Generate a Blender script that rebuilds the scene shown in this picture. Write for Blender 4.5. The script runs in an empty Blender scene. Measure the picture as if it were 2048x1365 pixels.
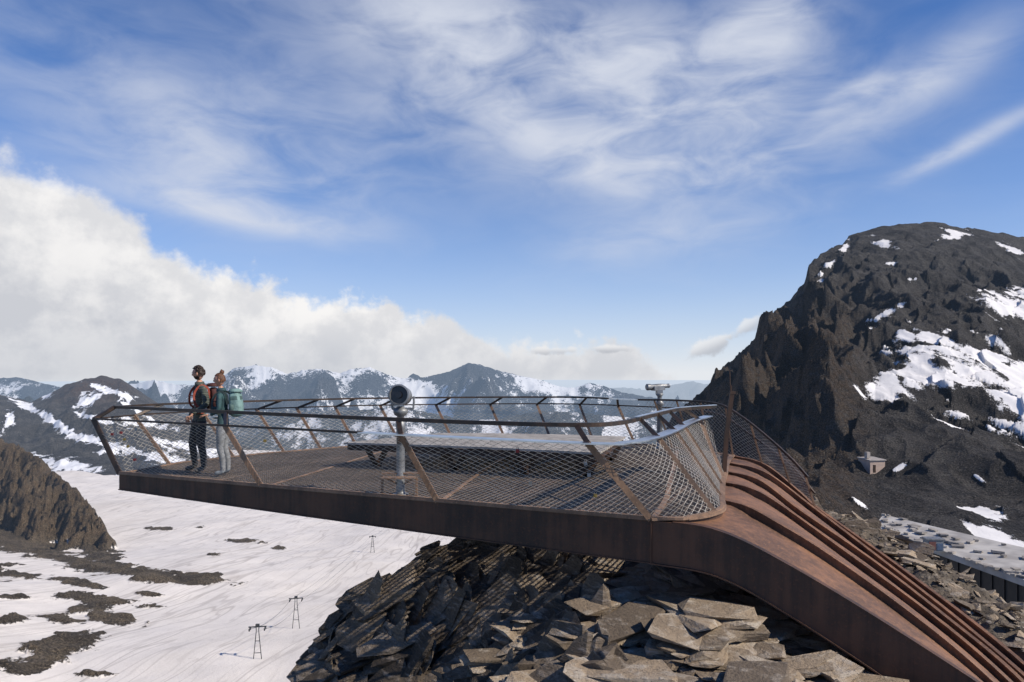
import bpy, bmesh, math, random
import numpy as np
from mathutils import Vector, Matrix, Euler
random.seed(7); rng=np.random.default_rng(7)
scene=bpy.context.scene
scene.view_settings.view_transform='Standard'
scene.view_settings.look='None'
scene.view_settings.exposure=0
F=1365.0; CZ=1.72; HV=745.0
SUN_AZ=math.radians(110); SUN_EL=math.radians(40)

# ------------------------------------------------------------------ noise
_perm=rng.permutation(256); _perm=np.concatenate([_perm,_perm,_perm])
_g=rng.normal(size=(256,3)); _g/=np.linalg.norm(_g,axis=1)[:,None]
def pn(x,y,z=0.0):
    x=np.asarray(x,float); y=np.asarray(y,float); z=np.zeros_like(x)+z
    xi=np.floor(x).astype(int); yi=np.floor(y).astype(int); zi=np.floor(z).astype(int)
    xf=x-xi; yf=y-yi; zf=z-zi
    f=lambda t:t*t*t*(t*(t*6-15)+10)
    u,v,w=f(xf),f(yf),f(zf)
    xi&=255; yi&=255; zi&=255
    def c(a,b,d):
        h=_perm[_perm[_perm[xi+a]+yi+b]+zi+d]
        g=_g[h]
        return g[...,0]*(xf-a)+g[...,1]*(yf-b)+g[...,2]*(zf-d)
    l=lambda a,b,t:a+(b-a)*t
    return l(l(l(c(0,0,0),c(1,0,0),u),l(c(0,1,0),c(1,1,0),u),v),
             l(l(c(0,0,1),c(1,0,1),u),l(c(0,1,1),c(1,1,1),u),v),w)*1.6
def fbm(x,y,z=0.0,o=5,gain=.5):
    s=0;a=1;f=1
    for i in range(o):
        s=s+a*pn(x*f+i*17.3,y*f-i*9.1,z+i*3.7); a*=gain; f*=2.03
    return s
def ridged(x,y,z=0.0,o=5,gain=.5):
    s=0;a=1;f=1;tot=0
    for i in range(o):
        n=1-np.abs(pn(x*f+i*17.3,y*f-i*9.1,z+i*3.7)); s=s+a*n*n; tot+=a; a*=gain; f*=2.1
    return s/tot

# ------------------------------------------------------------------ materials
class NT:
    def __init__(s,tree): s.t=tree; s.n=tree.nodes; s.l=tree.links
    def new(s,typ,**kw):
        n=s.n.new(typ)
        for k,v in kw.items(): setattr(n,k,v)
        return n
    def put(s,sock,v):
        if isinstance(v,bpy.types.NodeSocket): s.l.new(v,sock)
        else: sock.default_value=v
    def m(s,op,a,b=None,c=None,clamp=False):
        n=s.n.new('ShaderNodeMath'); n.operation=op; n.use_clamp=clamp
        s.put(n.inputs[0],a)
        if b is not None: s.put(n.inputs[1],b)
        if c is not None: s.put(n.inputs[2],c)
        return n.outputs[0]
    def noise(s,vec,scale,detail=5,rough=.55,dist=0.0):
        n=s.n.new('ShaderNodeTexNoise'); s.put(n.inputs['Vector'],vec)
        n.inputs['Scale'].default_value=scale; n.inputs['Detail'].default_value=detail
        n.inputs['Roughness'].default_value=rough; n.inputs['Distortion'].default_value=dist
        return n.outputs['Fac']
    def ss(s,v,a,b,lo=0.0,hi=1.0,interp='SMOOTHSTEP'):
        n=s.n.new('ShaderNodeMapRange'); n.interpolation_type=interp
        s.put(n.inputs['Value'],v); s.put(n.inputs['From Min'],a); s.put(n.inputs['From Max'],b)
        n.inputs['To Min'].default_value=lo; n.inputs['To Max'].default_value=hi
        return n.outputs['Result']
    def mix(s,f,a,b,blend='MIX'):
        n=s.n.new('ShaderNodeMix'); n.data_type='RGBA'; n.blend_type=blend
        s.put(n.inputs['Factor'],f)
        s.put(n.inputs[6], a if isinstance(a,bpy.types.NodeSocket) else (*a,1))
        s.put(n.inputs[7], b if isinstance(b,bpy.types.NodeSocket) else (*b,1))
        return n.outputs[2]
    def mapping(s,vec,loc=(0,0,0),rot=(0,0,0),scale=(1,1,1),typ='POINT'):
        n=s.n.new('ShaderNodeMapping'); n.vector_type=typ; s.put(n.inputs['Vector'],vec)
        n.inputs['Location'].default_value=loc; n.inputs['Rotation'].default_value=rot; n.inputs['Scale'].default_value=scale
        return n.outputs['Vector']
    def bump(s,h,strength=.5,dist=.02,normal=None):
        n=s.n.new('ShaderNodeBump'); s.put(n.inputs['Height'],h)
        n.inputs['Strength'].default_value=strength; n.inputs['Distance'].default_value=dist
        if normal is not None: s.l.new(normal,n.inputs['Normal'])
        return n.outputs['Normal']
def newmat(name):
    m=bpy.data.materials.new(name); m.use_nodes=True
    t=NT(m.node_tree); p=m.node_tree.nodes['Principled BSDF']
    return m,t,p
def simple(name,c1,c2=None,scale=8,rough=.7,metal=0.0,bump=0.0,bscale=40,spread=(.35,.65)):
    m,t,p=newmat(name)
    pos=t.new('ShaderNodeTexCoord').outputs['Object']
    if c2 is None: c2=tuple(x*.75 for x in c1)
    f=t.ss(t.noise(pos,scale,3),spread[0],spread[1])
    t.put(p.inputs['Base Color'],t.mix(f,c1,c2))
    p.inputs['Roughness'].default_value=rough; p.inputs['Metallic'].default_value=metal
    if bump>0: t.put(p.inputs['Normal'],t.bump(t.noise(pos,bscale,3),bump,.01))
    return m

def corten(name,base=(.095,.044,.025),dark=(.028,.016,.012)):
    m,t,p=newmat(name)
    pos=t.new('ShaderNodeTexCoord').outputs['Object']
    a=t.noise(pos,1.3,4,.6); b=t.noise(t.mapping(pos,scale=(9,9,.6)),1.0,4,.6); c=t.noise(pos,30,4,.7)
    f=t.ss(t.m('ADD',t.m('MULTIPLY',a,.6),t.m('MULTIPLY',b,.4)),.38,.62)
    col=t.mix(f,dark,base)
    col=t.mix(t.ss(c,.5,.75,0,.6),col,tuple(x*1.7 for x in base))
    t.put(p.inputs['Base Color'],col)
    t.put(p.inputs['Roughness'],t.ss(c,.3,.7,.5,.8,'LINEAR'))
    t.put(p.inputs['Normal'],t.bump(c,.25,.004))
    return m
M_cort=corten('corten_steel')
M_cortR=corten('corten_steel_ribs',(.23,.115,.062),(.105,.056,.034))
M_cortL=corten('corten_steel_light',(.27,.17,.11),(.14,.09,.062))
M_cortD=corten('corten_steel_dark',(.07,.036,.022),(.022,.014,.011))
M_grate=corten('grating_steel',(.24,.19,.15),(.14,.11,.085))
M_rail=simple('rail_dark_steel',(.03,.026,.024),(.07,.045,.032),6,.5,.3)
M_chrome=simple('brushed_steel',(.80,.81,.82),(.62,.63,.65),5,.30,1.0)
M_wire=simple('wire_rope',(.55,.52,.47),(.42,.38,.33),3,.45,.3)
M_wood=simple('weathered_wood',(.42,.39,.35),(.28,.255,.225),5,.75,0,.3,30)
M_zinc=simple('galvanised_metal',(.30,.31,.32),(.17,.175,.18),5,.5,.5,.15,20)
M_black=simple('black_glass',(.01,.01,.012),(.015,.015,.018),4,.12)

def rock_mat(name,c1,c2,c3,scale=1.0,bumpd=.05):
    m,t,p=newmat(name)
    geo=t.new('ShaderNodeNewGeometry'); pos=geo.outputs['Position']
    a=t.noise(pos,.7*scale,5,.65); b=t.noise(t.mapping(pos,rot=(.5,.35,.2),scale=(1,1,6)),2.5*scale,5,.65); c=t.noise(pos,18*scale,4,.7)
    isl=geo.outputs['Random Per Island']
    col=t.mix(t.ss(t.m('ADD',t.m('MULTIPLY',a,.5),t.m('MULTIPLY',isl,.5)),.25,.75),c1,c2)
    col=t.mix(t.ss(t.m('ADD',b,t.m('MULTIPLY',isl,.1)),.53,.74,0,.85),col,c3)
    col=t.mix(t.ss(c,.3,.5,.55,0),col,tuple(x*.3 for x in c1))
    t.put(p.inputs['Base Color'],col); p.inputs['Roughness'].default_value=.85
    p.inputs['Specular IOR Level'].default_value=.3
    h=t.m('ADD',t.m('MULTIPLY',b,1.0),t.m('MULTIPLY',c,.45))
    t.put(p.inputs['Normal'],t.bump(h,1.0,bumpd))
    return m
M_rock=rock_mat('schist_rock',(.065,.054,.042),(.15,.122,.09),(.23,.20,.165),1.0,.06)
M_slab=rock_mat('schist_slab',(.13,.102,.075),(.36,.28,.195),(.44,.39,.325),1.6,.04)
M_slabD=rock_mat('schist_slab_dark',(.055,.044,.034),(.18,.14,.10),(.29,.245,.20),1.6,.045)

def terrain_mat(name,rock1,rock2,brown,scale,haze_len=22000,bumpd=2.0,hazecol=(.50,.60,.76),snow_th=(.5,.53),snowcol=(.82,.84,.88),tracks=False):
    """rock with procedural snow; vertex attribute 'snow' shifts the snow line, 'brown' the rock hue"""
    m,t,p=newmat(name)
    geo=t.new('ShaderNodeNewGeometry'); pos=geo.outputs['Position']
    at=t.new('ShaderNodeAttribute',attribute_name='snow').outputs['Fac']
    ab=t.new('ShaderNodeAttribute',attribute_name='brown').outputs['Fac']
    a=t.noise(pos,.02*scale,5,.62); b=t.noise(pos,.11*scale,6,.68); c=t.noise(pos,.6*scale,4,.72)
    col=t.mix(t.ss(a,.38,.62),rock1,rock2)
    col=t.mix(t.m('MULTIPLY',ab,t.ss(b,.3,.6)),col,brown)
    col=t.mix(t.ss(c,.38,.55,.8,0),col,tuple(x*.28 for x in rock1))
    col=t.mix(t.ss(c,.54,.70,0,.7),col,tuple(min(1,x*2.1) for x in rock2))
    n=t.m('ADD',at,t.m('MULTIPLY',t.m('SUBTRACT',t.m('ADD',t.m('MULTIPLY',b,.6),t.m('MULTIPLY',a,.4)),.5),1.6))
    n=t.m('ADD',n,t.m('MULTIPLY',t.m('SUBTRACT',c,.5),.8))
    sf=t.ss(n,snow_th[0],snow_th[1])
    sc=t.mix(t.ss(a,.3,.7),snowcol,tuple(x*.88 for x in snowcol))
    hb=t.m('ADD',t.m('MULTIPLY',b,1.0),t.m('MULTIPLY',c,.45))
    if tracks:
        # compacted ski tracks: thin wandering contour lines running down the glacier
        for (rz,scl,wd,am,lx) in [(-10,.055,.012,.75,0),(-16,.09,.014,.6,40),(-4,.16,.02,.4,90)]:
            nn=t.noise(t.mapping(pos,loc=(lx,0,0),rot=(0,0,math.radians(rz)),scale=(1,.09,0)),scl,2,.4)
            ad=t.m('ABSOLUTE',t.m('SUBTRACT',nn,.5))
            sc=t.mix(t.ss(ad,0.0,wd,am,0),sc,(.48,.44,.41))
        sc=t.mix(t.ss(t.noise(t.mapping(pos,scale=(1,.35,1)),.02,6,.65),.45,.75,0,.6),sc,(.58,.54,.50))
        sc=t.mix(t.ss(t.noise(t.mapping(pos,rot=(0,0,.15),scale=(1,.12,1)),.35,5,.7),.5,.8,0,.6),sc,(.54,.50,.46))
        sc=t.mix(t.ss(t.noise(pos,.5,4,.7),.60,.75,0,.35),sc,(.40,.36,.32))
    col=t.mix(sf,col,sc)
    t.put(p.inputs['Base Color'],col)
    p.inputs['Roughness'].default_value=.9; p.inputs['Specular IOR Level'].default_value=.2
    hgt=t.m('MULTIPLY',hb,t.m('SUBTRACT',1.0,t.m('MULTIPLY',sf,.93)))
    t.put(p.inputs['Normal'],t.bump(hgt,1.0,bumpd))
    # painted aerial haze: blue emission growing with distance from the viewing ridge (world origin)
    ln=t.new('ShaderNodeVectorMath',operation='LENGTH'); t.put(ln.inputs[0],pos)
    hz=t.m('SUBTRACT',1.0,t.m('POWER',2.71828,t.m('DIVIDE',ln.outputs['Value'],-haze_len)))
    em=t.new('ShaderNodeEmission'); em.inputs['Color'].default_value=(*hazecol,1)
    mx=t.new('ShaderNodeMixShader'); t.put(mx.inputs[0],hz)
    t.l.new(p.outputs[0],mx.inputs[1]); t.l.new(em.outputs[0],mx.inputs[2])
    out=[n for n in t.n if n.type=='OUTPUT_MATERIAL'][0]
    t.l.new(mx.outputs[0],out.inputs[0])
    return m

# ------------------------------------------------------------------ mesh helpers
def link(ob,parent=None):
    scene.collection.objects.link(ob)
    if parent is not None: ob.parent=parent
    return ob
def mk(name,V,Fc,mats,parent=None,smooth=False,mi=None):
    me=bpy.data.meshes.new(name); me.from_pydata([tuple(v) for v in V],[],Fc)
    if not isinstance(mats,(list,tuple)): mats=[mats]
    for m in mats: me.materials.append(m)
    if mi is not None: me.polygons.foreach_set('material_index',mi)
    if smooth: me.polygons.foreach_set('use_smooth',[True]*len(me.polygons))
    me.update()
    return link(bpy.data.objects.new(name,me),parent)
def empty(name,loc=(0,0,0)):
    e=bpy.data.objects.new(name,None); e.location=loc; e.empty_display_size=.2
    return link(e)
def grid(name,X,Y,Z,mat,attrs=None,smooth=True,parent=None):
    r,c=X.shape
    V=np.stack([X,Y,Z],-1).reshape(-1,3)
    idx=np.arange(r*c).reshape(r,c)
    q=np.stack([idx[:-1,:-1],idx[:-1,1:],idx[1:,1:],idx[1:,:-1]],-1).reshape(-1,4)
    me=bpy.data.meshes.new(name)
    me.vertices.add(len(V)); me.vertices.foreach_set('co',V.ravel())
    me.loops.add(q.size); me.loops.foreach_set('vertex_index',q.ravel())
    me.polygons.add(len(q)); me.polygons.foreach_set('loop_start',np.arange(0,q.size,4)); me.polygons.foreach_set('loop_total',np.full(len(q),4))
    me.update(calc_edges=True); me.validate()
    me.materials.append(mat)
    me.polygons.foreach_set('use_smooth',[smooth]*len(me.polygons))
    for k,a in (attrs or {}).items():
        at=me.attributes.new(k,'FLOAT','POINT'); at.data.foreach_set('value',np.asarray(a,np.float32).ravel())
    return link(bpy.data.objects.new(name,me),parent)
def cat(P,n):
    """Catmull-Rom resample of points to n samples, even by arc length"""
    P=np.array(P,float); Q=np.vstack([2*P[0]-P[1],P,2*P[-1]-P[-2]]); out=[]
    for i in range(1,len(Q)-2):
        p0,p1,p2,p3=Q[i-1:i+3]
        for t in np.linspace(0,1,24,endpoint=False):
            out.append(.5*((2*p1)+(-p0+p2)*t+(2*p0-5*p1+4*p2-p3)*t*t+(-p0+3*p1-3*p2+p3)*t**3))
    out.append(P[-1]); out=np.array(out)
    s=np.r_[0,np.cumsum(np.linalg.norm(np.diff(out,axis=0),axis=1))]
    t=np.linspace(0,s[-1],n)
    return np.stack([np.interp(t,s,out[:,k]) for k in range(P.shape[1])],-1)
class B:
    def __init__(s): s.V=[];s.F=[];s.M=[]
    def add(s,V,Fc,m=0):
        o=len(s.V); s.V+= [tuple(v) for v in V]; s.F+=[tuple(i+o for i in f) for f in Fc]; s.M+=[m]*len(Fc)
    def box(s,c,size,rot=(0,0,0),m=0):
        R=Euler(rot).to_matrix(); c=Vector(c); sx,sy,sz=[a/2 for a in size]
        V=[c+R@Vector((x*sx,y*sy,z*sz)) for x in(-1,1) for y in(-1,1) for z in(-1,1)]
        s.add(V,[(0,1,3,2),(4,6,7,5),(0,4,5,1),(2,3,7,6),(0,2,6,4),(1,5,7,3)],m)
    def sweep(s,P,sec,m=0,up=(0,0,1),cap=True,scale=None):
        P=[Vector(p) for p in P]; up=Vector(up); n=len(sec); V=[]
        for i,p in enumerate(P):
            t=(P[min(i+1,len(P)-1)]-P[max(i-1,0)]).normalized()
            sd=t.cross(up)
            if sd.length<1e-4: sd=t.cross(Vector((1,0,0)))
            sd.normalize(); u2=sd.cross(t)
            k=1 if scale is None else scale[i]
            V+=[p+sd*a*k+u2*b*k for a,b in sec]
        Fc=[]
        for i in range(len(P)-1):
            for j in range(n):
                k=(j+1)%n; Fc.append((i*n+j,i*n+k,(i+1)*n+k,(i+1)*n+j))
        if cap: Fc.append(tuple(range(n))[::-1]); Fc.append(tuple((len(P)-1)*n+j for j in range(n)))
        s.add(V,Fc,m)
    def tube(s,P,r,n=8,m=0,up=(0,0,1),scale=None):
        s.sweep(P,[(r*math.cos(2*math.pi*k/n),r*math.sin(2*math.pi*k/n)) for k in range(n)],m,up,True,scale)
    def bar(s,P,w,h,m=0,up=(0,0,1)):
        s.sweep(P,[(-w/2,-h/2),(w/2,-h/2),(w/2,h/2),(-w/2,h/2)],m,up)
    def lathe(s,c,prof,axis=(0,0,1),n=20,m=0):
        ax=Vector(axis).normalized(); c=Vector(c)
        q=ax.to_track_quat('Z','Y'); V=[]
        for d,r in prof:
            for k in range(n):
                a=2*math.pi*k/n; V.append(c+q@Vector((r*math.cos(a),r*math.sin(a),d)))
        Fc=[]
        for i in range(len(prof)-1):
            for j in range(n):
                k=(j+1)%n; Fc.append((i*n+j,i*n+k,(i+1)*n+k,(i+1)*n+j))
        Fc.append(tuple(range(n))[::-1]); Fc.append(tuple((len(prof)-1)*n+j for j in range(n)))
        s.add(V,Fc,m)
    def build(s,name,mats,parent=None,smooth=False,bevel=0):
        ob=mk(name,s.V,s.F,mats,parent,smooth,s.M)
        if bevel:
            b=ob.modifiers.new('bevel','BEVEL'); b.width=bevel; b.segments=2; b.limit_method='ANGLE'
        return ob

# ------------------------------------------------------------------ WORLD
w=bpy.data.worlds.new('World'); scene.world=w; w.use_nodes=True
t=NT(w.node_tree); bg=w.node_tree.nodes['Background']; bg.inputs['Strength'].default_value=.1
try:
    w.cycles.sampling_method='MANUAL'; w.cycles.sample_map_resolution=256
except Exception: pass
sky=t.new('ShaderNodeTexSky',sky_type='NISHITA'); sky.sun_disc=False
sky.sun_elevation=SUN_EL; sky.sun_rotation=SUN_AZ; sky.altitude=3000; sky.air_density=1.0; sky.dust_density=.6; sky.ozone_density=2.5
d=t.new('ShaderNodeTexCoord').outputs['Generated']
sp=t.new('ShaderNodeSeparateXYZ'); t.put(sp.inputs[0],d)
az=t.m('ARCTAN2',sp.outputs[0],sp.outputs[1]); el=t.m('ARCSINE',sp.outputs[2])
cmb=t.new('ShaderNodeCombineXYZ'); t.put(cmb.inputs[0],az); t.put(cmb.inputs[1],el); ae=cmb.outputs[0]
def AE(u,v):
    a=math.atan((u-1024)/F); return a,math.atan((745-v)/(F/math.cos(a)))
elc=t.m('MAXIMUM',el,0.0)
skyc=t.mix(1.0,sky.outputs[0],(.20,.76,1.38),'MULTIPLY')
hz=t.m('POWER',2.71828,t.m('MULTIPLY',elc,-5.2))
skyc=t.mix(t.m('MULTIPLY',hz,.92,clamp=True),skyc,(4.8,6.3,8.0))
hz2=t.m('POWER',2.71828,t.m('MULTIPLY',elc,-12.0))
skyc=t.mix(t.m('MULTIPLY',hz2,.88,clamp=True),skyc,(8.3,8.4,8.6))
blobs=[(260,190,350,140,-14,.6),(520,350,270,85,-10,.75),(480,425,240,28,-7,.95),(960,110,480,110,-22,1.05),
       (1330,190,340,130,-8,1.05),(1540,50,110,60,15,.9),(1700,190,60,18,20,.9),(1860,150,170,45,22,.8),(1930,290,160,18,22,.95),
       (1300,480,190,44,5,.6),(1450,310,220,40,10,.6),(700,230,240,80,-20,.4),(1250,330,260,60,-5,.4)]
tot=None
for (u,v,su,sv,rot,amp) in blobs:
    a,e=AE(u,v); sc=math.cos(a)**2/F
    mp=t.mapping(ae,loc=(a,e,0),rot=(0,0,math.radians(rot)),scale=(su*sc,sv*sc*1.15,1),typ='TEXTURE')
    ln=t.new('ShaderNodeVectorMath',operation='DOT_PRODUCT'); t.put(ln.inputs[0],mp); t.put(ln.inputs[1],mp)
    g=t.m('MULTIPLY',t.m('POWER',2.71828,t.m('MULTIPLY',ln.outputs['Value'],-1.0)),amp)
    tot=g if tot is None else t.m('ADD',tot,g)
st1=t.noise(t.mapping(ae,rot=(0,0,math.radians(10)),scale=(1,2.2,1)),2.8,5,.5,.5)
st2=t.noise(t.mapping(ae,loc=(3,1,0),rot=(0,0,math.radians(-16)),scale=(1.2,3.0,1)),7.5,6,.56,.6)
st=t.m('ADD',t.m('MULTIPLY',st1,.6),t.m('MULTIPLY',st2,.4))
ci=t.m('MULTIPLY',t.m('MINIMUM',tot,1.1),t.ss(st,.29,.62))
ci=t.m('ADD',ci,t.m('MULTIPLY',t.ss(st,.45,.7),.07))
skyc=t.mix(t.m('MULTIPLY',ci,.82,clamp=True),skyc,(6.7,7.1,8.1))
fc=t.new('ShaderNodeFloatCurve'); cu=fc.mapping.curves[0]
pts=[(-900,330),(-300,270),(0,280),(130,335),(270,420),(330,474),(480,552),(600,574),(740,592),(830,636),(900,658),(1000,672),(1240,690),(1300,730),(1450,800)]
xy=[]
for u,v in pts:
    a,e=AE(u,v); xy.append(((a+1.2)/2.0, .2+e))
for i,(x,y) in enumerate(xy):
    if i==0: cu.points[0].location=(x,y)
    elif i==1: cu.points[1].location=(x,y)
    else: cu.points.new(x,y)
fc.mapping.use_clip=False
fc.mapping.update()
t.put(fc.inputs['Value'],t.m('DIVIDE',t.m('ADD',az,1.2),2.0))
top=t.m('SUBTRACT',fc.outputs['Value'],.2)
n1=t.noise(ae,9,5,.55); n2=t.noise(ae,24,7,.6)
depth=t.m('ADD',t.m('SUBTRACT',top,el),t.m('ADD',t.m('MULTIPLY',t.m('SUBTRACT',n1,.5),.13),t.m('MULTIPLY',t.m('SUBTRACT',n2,.5),.085)))
soft=t.ss(az,-.7,-.3,.05,.018)
cm=t.ss(depth,-.006,soft)
cm=t.m('MULTIPLY',cm,t.ss(az,-1.5,-1.2)); cm=t.m('MULTIPLY',cm,t.ss(el,-.03,.0))
n3=t.noise(t.mapping(ae,loc=(.014,-.022,0)),10,6,.6)
shade=t.m('ADD',t.m('MULTIPLY',t.ss(depth,.02,.20),.45),t.m('MULTIPLY',t.ss(n3,.40,.62),.6))
cc=t.mix(shade,(9.4,9.25,9.15),(6.0,6.15,6.6))
cc=t.mix(t.ss(el,.09,.0,0,.5),cc,(5.4,5.7,6.3))
skyc=t.mix(cm,skyc,cc)
for (u,v,su,sv,rot,amp) in [(1425,690,75,22,22,1.0),(1480,662,60,18,30,.9),(1220,698,42,10,0,1.0),(1110,702,70,11,0,.9)]:
    a,e=AE(u,v); sc=math.cos(a)**2/F
    mp=t.mapping(ae,loc=(a,e,0),rot=(0,0,math.radians(rot)),scale=(su*sc,sv*sc,1),typ='TEXTURE')
    ln=t.new('ShaderNodeVectorMath',operation='LENGTH'); t.put(ln.inputs[0],mp)
    q=t.m('ADD',t.m('SUBTRACT',1.0,ln.outputs['Value']),t.m('MULTIPLY',t.m('SUBTRACT',n2,.5),3.2))
    mk_=t.m('MULTIPLY',t.ss(q,.0,.6),amp*.8)
    spm=t.new('ShaderNodeSeparateXYZ'); t.put(spm.inputs[0],mp)
    c2=t.mix(t.ss(spm.outputs[1],-.7,.6),(4.8,5.0,5.5),(8.4,8.4,8.5))
    skyc=t.mix(mk_,skyc,c2)
t.put(bg.inputs['Color'],skyc)

S=Vector((math.sin(SUN_AZ)*math.cos(SUN_EL),math.cos(SUN_AZ)*math.cos(SUN_EL),math.sin(SUN_EL)))
sl=bpy.data.lights.new('sun','SUN'); sl.energy=5.0; sl.angle=math.radians(.5); sl.color=(1,.90,.76)
so=link(bpy.data.objects.new('sun',sl)); so.rotation_euler=S.to_track_quat('Z','Y').to_euler(); so.location=(60,40,80)

# ------------------------------------------------------------------ CAMERA
cam=bpy.data.cameras.new('camera'); co=link(bpy.data.objects.new('camera',cam))
co.location=(0,0,CZ); co.rotation_euler=(math.radians(90),0,0)
cam.sensor_width=36; cam.lens=F/2048*36; cam.shift_y=(HV-682.5)/2048; cam.clip_start=.1; cam.clip_end=200000
scene.camera=co

# ------------------------------------------------------------------ TERRAIN (far)
def blobscore(u,v,bl):
    s=np.full(u.shape,-3.0)
    for (bu,bv,a,b,rot) in bl:
        r=math.radians(rot); du=u-bu; dv=v-bv
        p=(du*math.cos(r)+dv*math.sin(r))/a; q=(-du*math.sin(r)+dv*math.cos(r))/b
        s=np.maximum(s,1-np.sqrt(p*p+q*q))
    return s
def range_mesh(name,Y0,prof,u0,u1,nu,slope,amp,nscale,depth,nr,mat,floor,snowbias=0.0,seed=0,jit=1.0,rk=2.2):
    u=np.linspace(u0,u1,nu); k=np.linspace(0,1,nr); yy=np.r_[-depth*(1-k)[:-1]**1.4,np.linspace(0,depth*.5,nr//4)]
    U,D=np.meshgrid(u,yy); wob=Y0*.05*np.sin(U/260+seed); Y=Y0+D+wob
    X=(U-1024)/F*Y
    p=np.array(prof,float); E=(HV-np.interp(U,p[:,0],p[:,1]))/F
    crest=CZ+E*(Y0+wob)
    dist=np.abs(D)
    rg=ridged(X/nscale+seed,Y/nscale*.8,seed*1.3,5,.5)
    fine=fbm(X/(nscale*.2),Y/(nscale*.2),seed,4)
    Z=crest-slope*dist+ (rg-.72)*np.minimum(dist*.9,amp)*rk+fine*np.minimum(dist*.14,amp*.13)+fbm(U/12.,U*0,seed,3,.5)*Y0*.0014*jit*np.exp(-dist/(Y0*.02))
    Z=np.maximum(Z,floor+fine*10)
    sn=fbm(X/(nscale*.3),Y/(nscale*.3),seed+4,5)*.34-(rg-.6)*.6
    return grid(name,X,Y,Z,mat,{'snow':np.full(U.shape,snowbias)+.12*(Z-floor)/max(1,-floor)+sn,'brown':np.zeros(U.shape)})
HC=(.32,.43,.60)
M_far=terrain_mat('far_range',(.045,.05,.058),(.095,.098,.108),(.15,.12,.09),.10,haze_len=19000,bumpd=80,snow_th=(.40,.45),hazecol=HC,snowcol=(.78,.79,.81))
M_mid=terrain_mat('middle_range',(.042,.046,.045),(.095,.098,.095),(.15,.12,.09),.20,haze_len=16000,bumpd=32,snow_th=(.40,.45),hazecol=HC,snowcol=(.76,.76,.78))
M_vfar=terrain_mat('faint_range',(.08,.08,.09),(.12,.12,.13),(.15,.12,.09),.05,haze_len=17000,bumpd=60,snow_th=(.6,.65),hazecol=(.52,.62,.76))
far_prof=[(-900,760),(-300,750),(0,757),(40,755),(90,768),(130,777),(200,772),(270,768),(310,760),(340,768),(380,771),(430,765),(470,736),(510,731),(545,735),(575,749),(605,741),(640,738),(680,747),(700,739),(740,735),(765,746),(800,757),(850,755),(900,743),(937,726),(960,730),(1000,742),(1040,752),(1080,760),(1120,774),(1150,776),(1180,766),(1210,773),(1240,784),(1270,790),(1320,798),(1400,812),(1600,830),(2300,800)]
range_mesh('mountain_range',9000,far_prof,-900,2300,1200,.36,900,2000,4200,150,M_far,-1000,.25,3,.9)
mid_prof=[(-900,800),(0,800),(200,810),(330,822),(420,838),(500,846),(600,832),(700,822),(800,815),(860,826),(940,842),(1000,838),(1080,822),(1160,826),(1250,835),(1320,845),(1400,860),(2000,860)]
range_mesh('mountain_range',4800,mid_prof,-900,2000,900,.38,420,1100,2300,120,M_mid,-1000,.21,8,.7)
vf=[(900,800),(1050,790),(1150,782),(1250,775),(1300,783),(1345,770),(1385,763),(1420,772),(1550,765),(1700,760),(2300,770)]
range_mesh('mountain_range',21000,vf,700,2300,500,.3,1200,4000,6000,40,M_vfar,-1000,-.4,5,.8,1.8)

R=90000; gv=[(0,0,-1001)]; gf=[]
for k in range(64):
    a=2*math.pi*k/64; gv.append((R*math.cos(a),R*math.sin(a),-1001))
for k in range(64): gf.append((0,1+k,1+(k+1)%64))
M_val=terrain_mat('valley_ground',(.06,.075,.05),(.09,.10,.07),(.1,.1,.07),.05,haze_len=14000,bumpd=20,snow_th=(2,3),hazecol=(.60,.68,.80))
mk('ground',gv,gf,M_val)

def lefthump():
    prof=np.array([(-900,700),(-300,760),(-60,782),(0,791),(60,806),(90,792),(130,771),(170,757),(205,753),(240,758),(270,775),(300,795),(335,818),(400,852),(470,885),(560,925),(700,960),(1000,980)],float)
    u=np.linspace(-900,1000,760); Y=np.r_[np.linspace(860,1650,240),np.linspace(1660,2100,20)]
    U,YY=np.meshgrid(u,Y); Yc=1650
    zc=CZ+(HV-np.interp(U,prof[:,0],prof[:,1]))/F*Yc
    s=np.clip((YY-930)/(Yc-930),-.2,1.0); zf=-142.0
    X=(U-1024)/F*YY
    Z=zf+(zc-zf)*np.sign(s)*np.abs(s)**1.15-np.maximum(YY-Yc,0)*.5
    rg=ridged(X/170,YY/170,2.2,5,.5)
    Z+= (rg-.62)*62*np.clip(s*(1-s)*4,0.05,1)+fbm(X/40,YY/40,1,3)*5*np.clip(s*3,.1,1)
    V=HV-F*(Z-CZ)/YY
    sn=blobscore(U,V,[(110,845,105,11,32),(210,890,120,13,18),(310,915,90,12,8),(60,818,50,8,25),(130,930,80,18,10),(230,785,50,8,15),(172,800,30,16,-25),(300,850,80,9,10),(360,890,70,10,12),(420,905,70,11,8),(20,840,14,24,0),(-80,850,100,26,10),(95,790,16,10,-40),(270,820,60,6,30),(200,840,60,6,15),(150,870,60,5,20)])
    sn=np.clip(sn+fbm(X/26,YY/40,31,6,.6)*.6,-.7,1)*.9+.22
    br=np.exp(-((U-190)/90)**2-((V-775)/35)**2)
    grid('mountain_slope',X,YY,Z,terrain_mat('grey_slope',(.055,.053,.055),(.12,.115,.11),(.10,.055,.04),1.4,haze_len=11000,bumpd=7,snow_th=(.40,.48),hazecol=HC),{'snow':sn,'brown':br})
lefthump()

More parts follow.
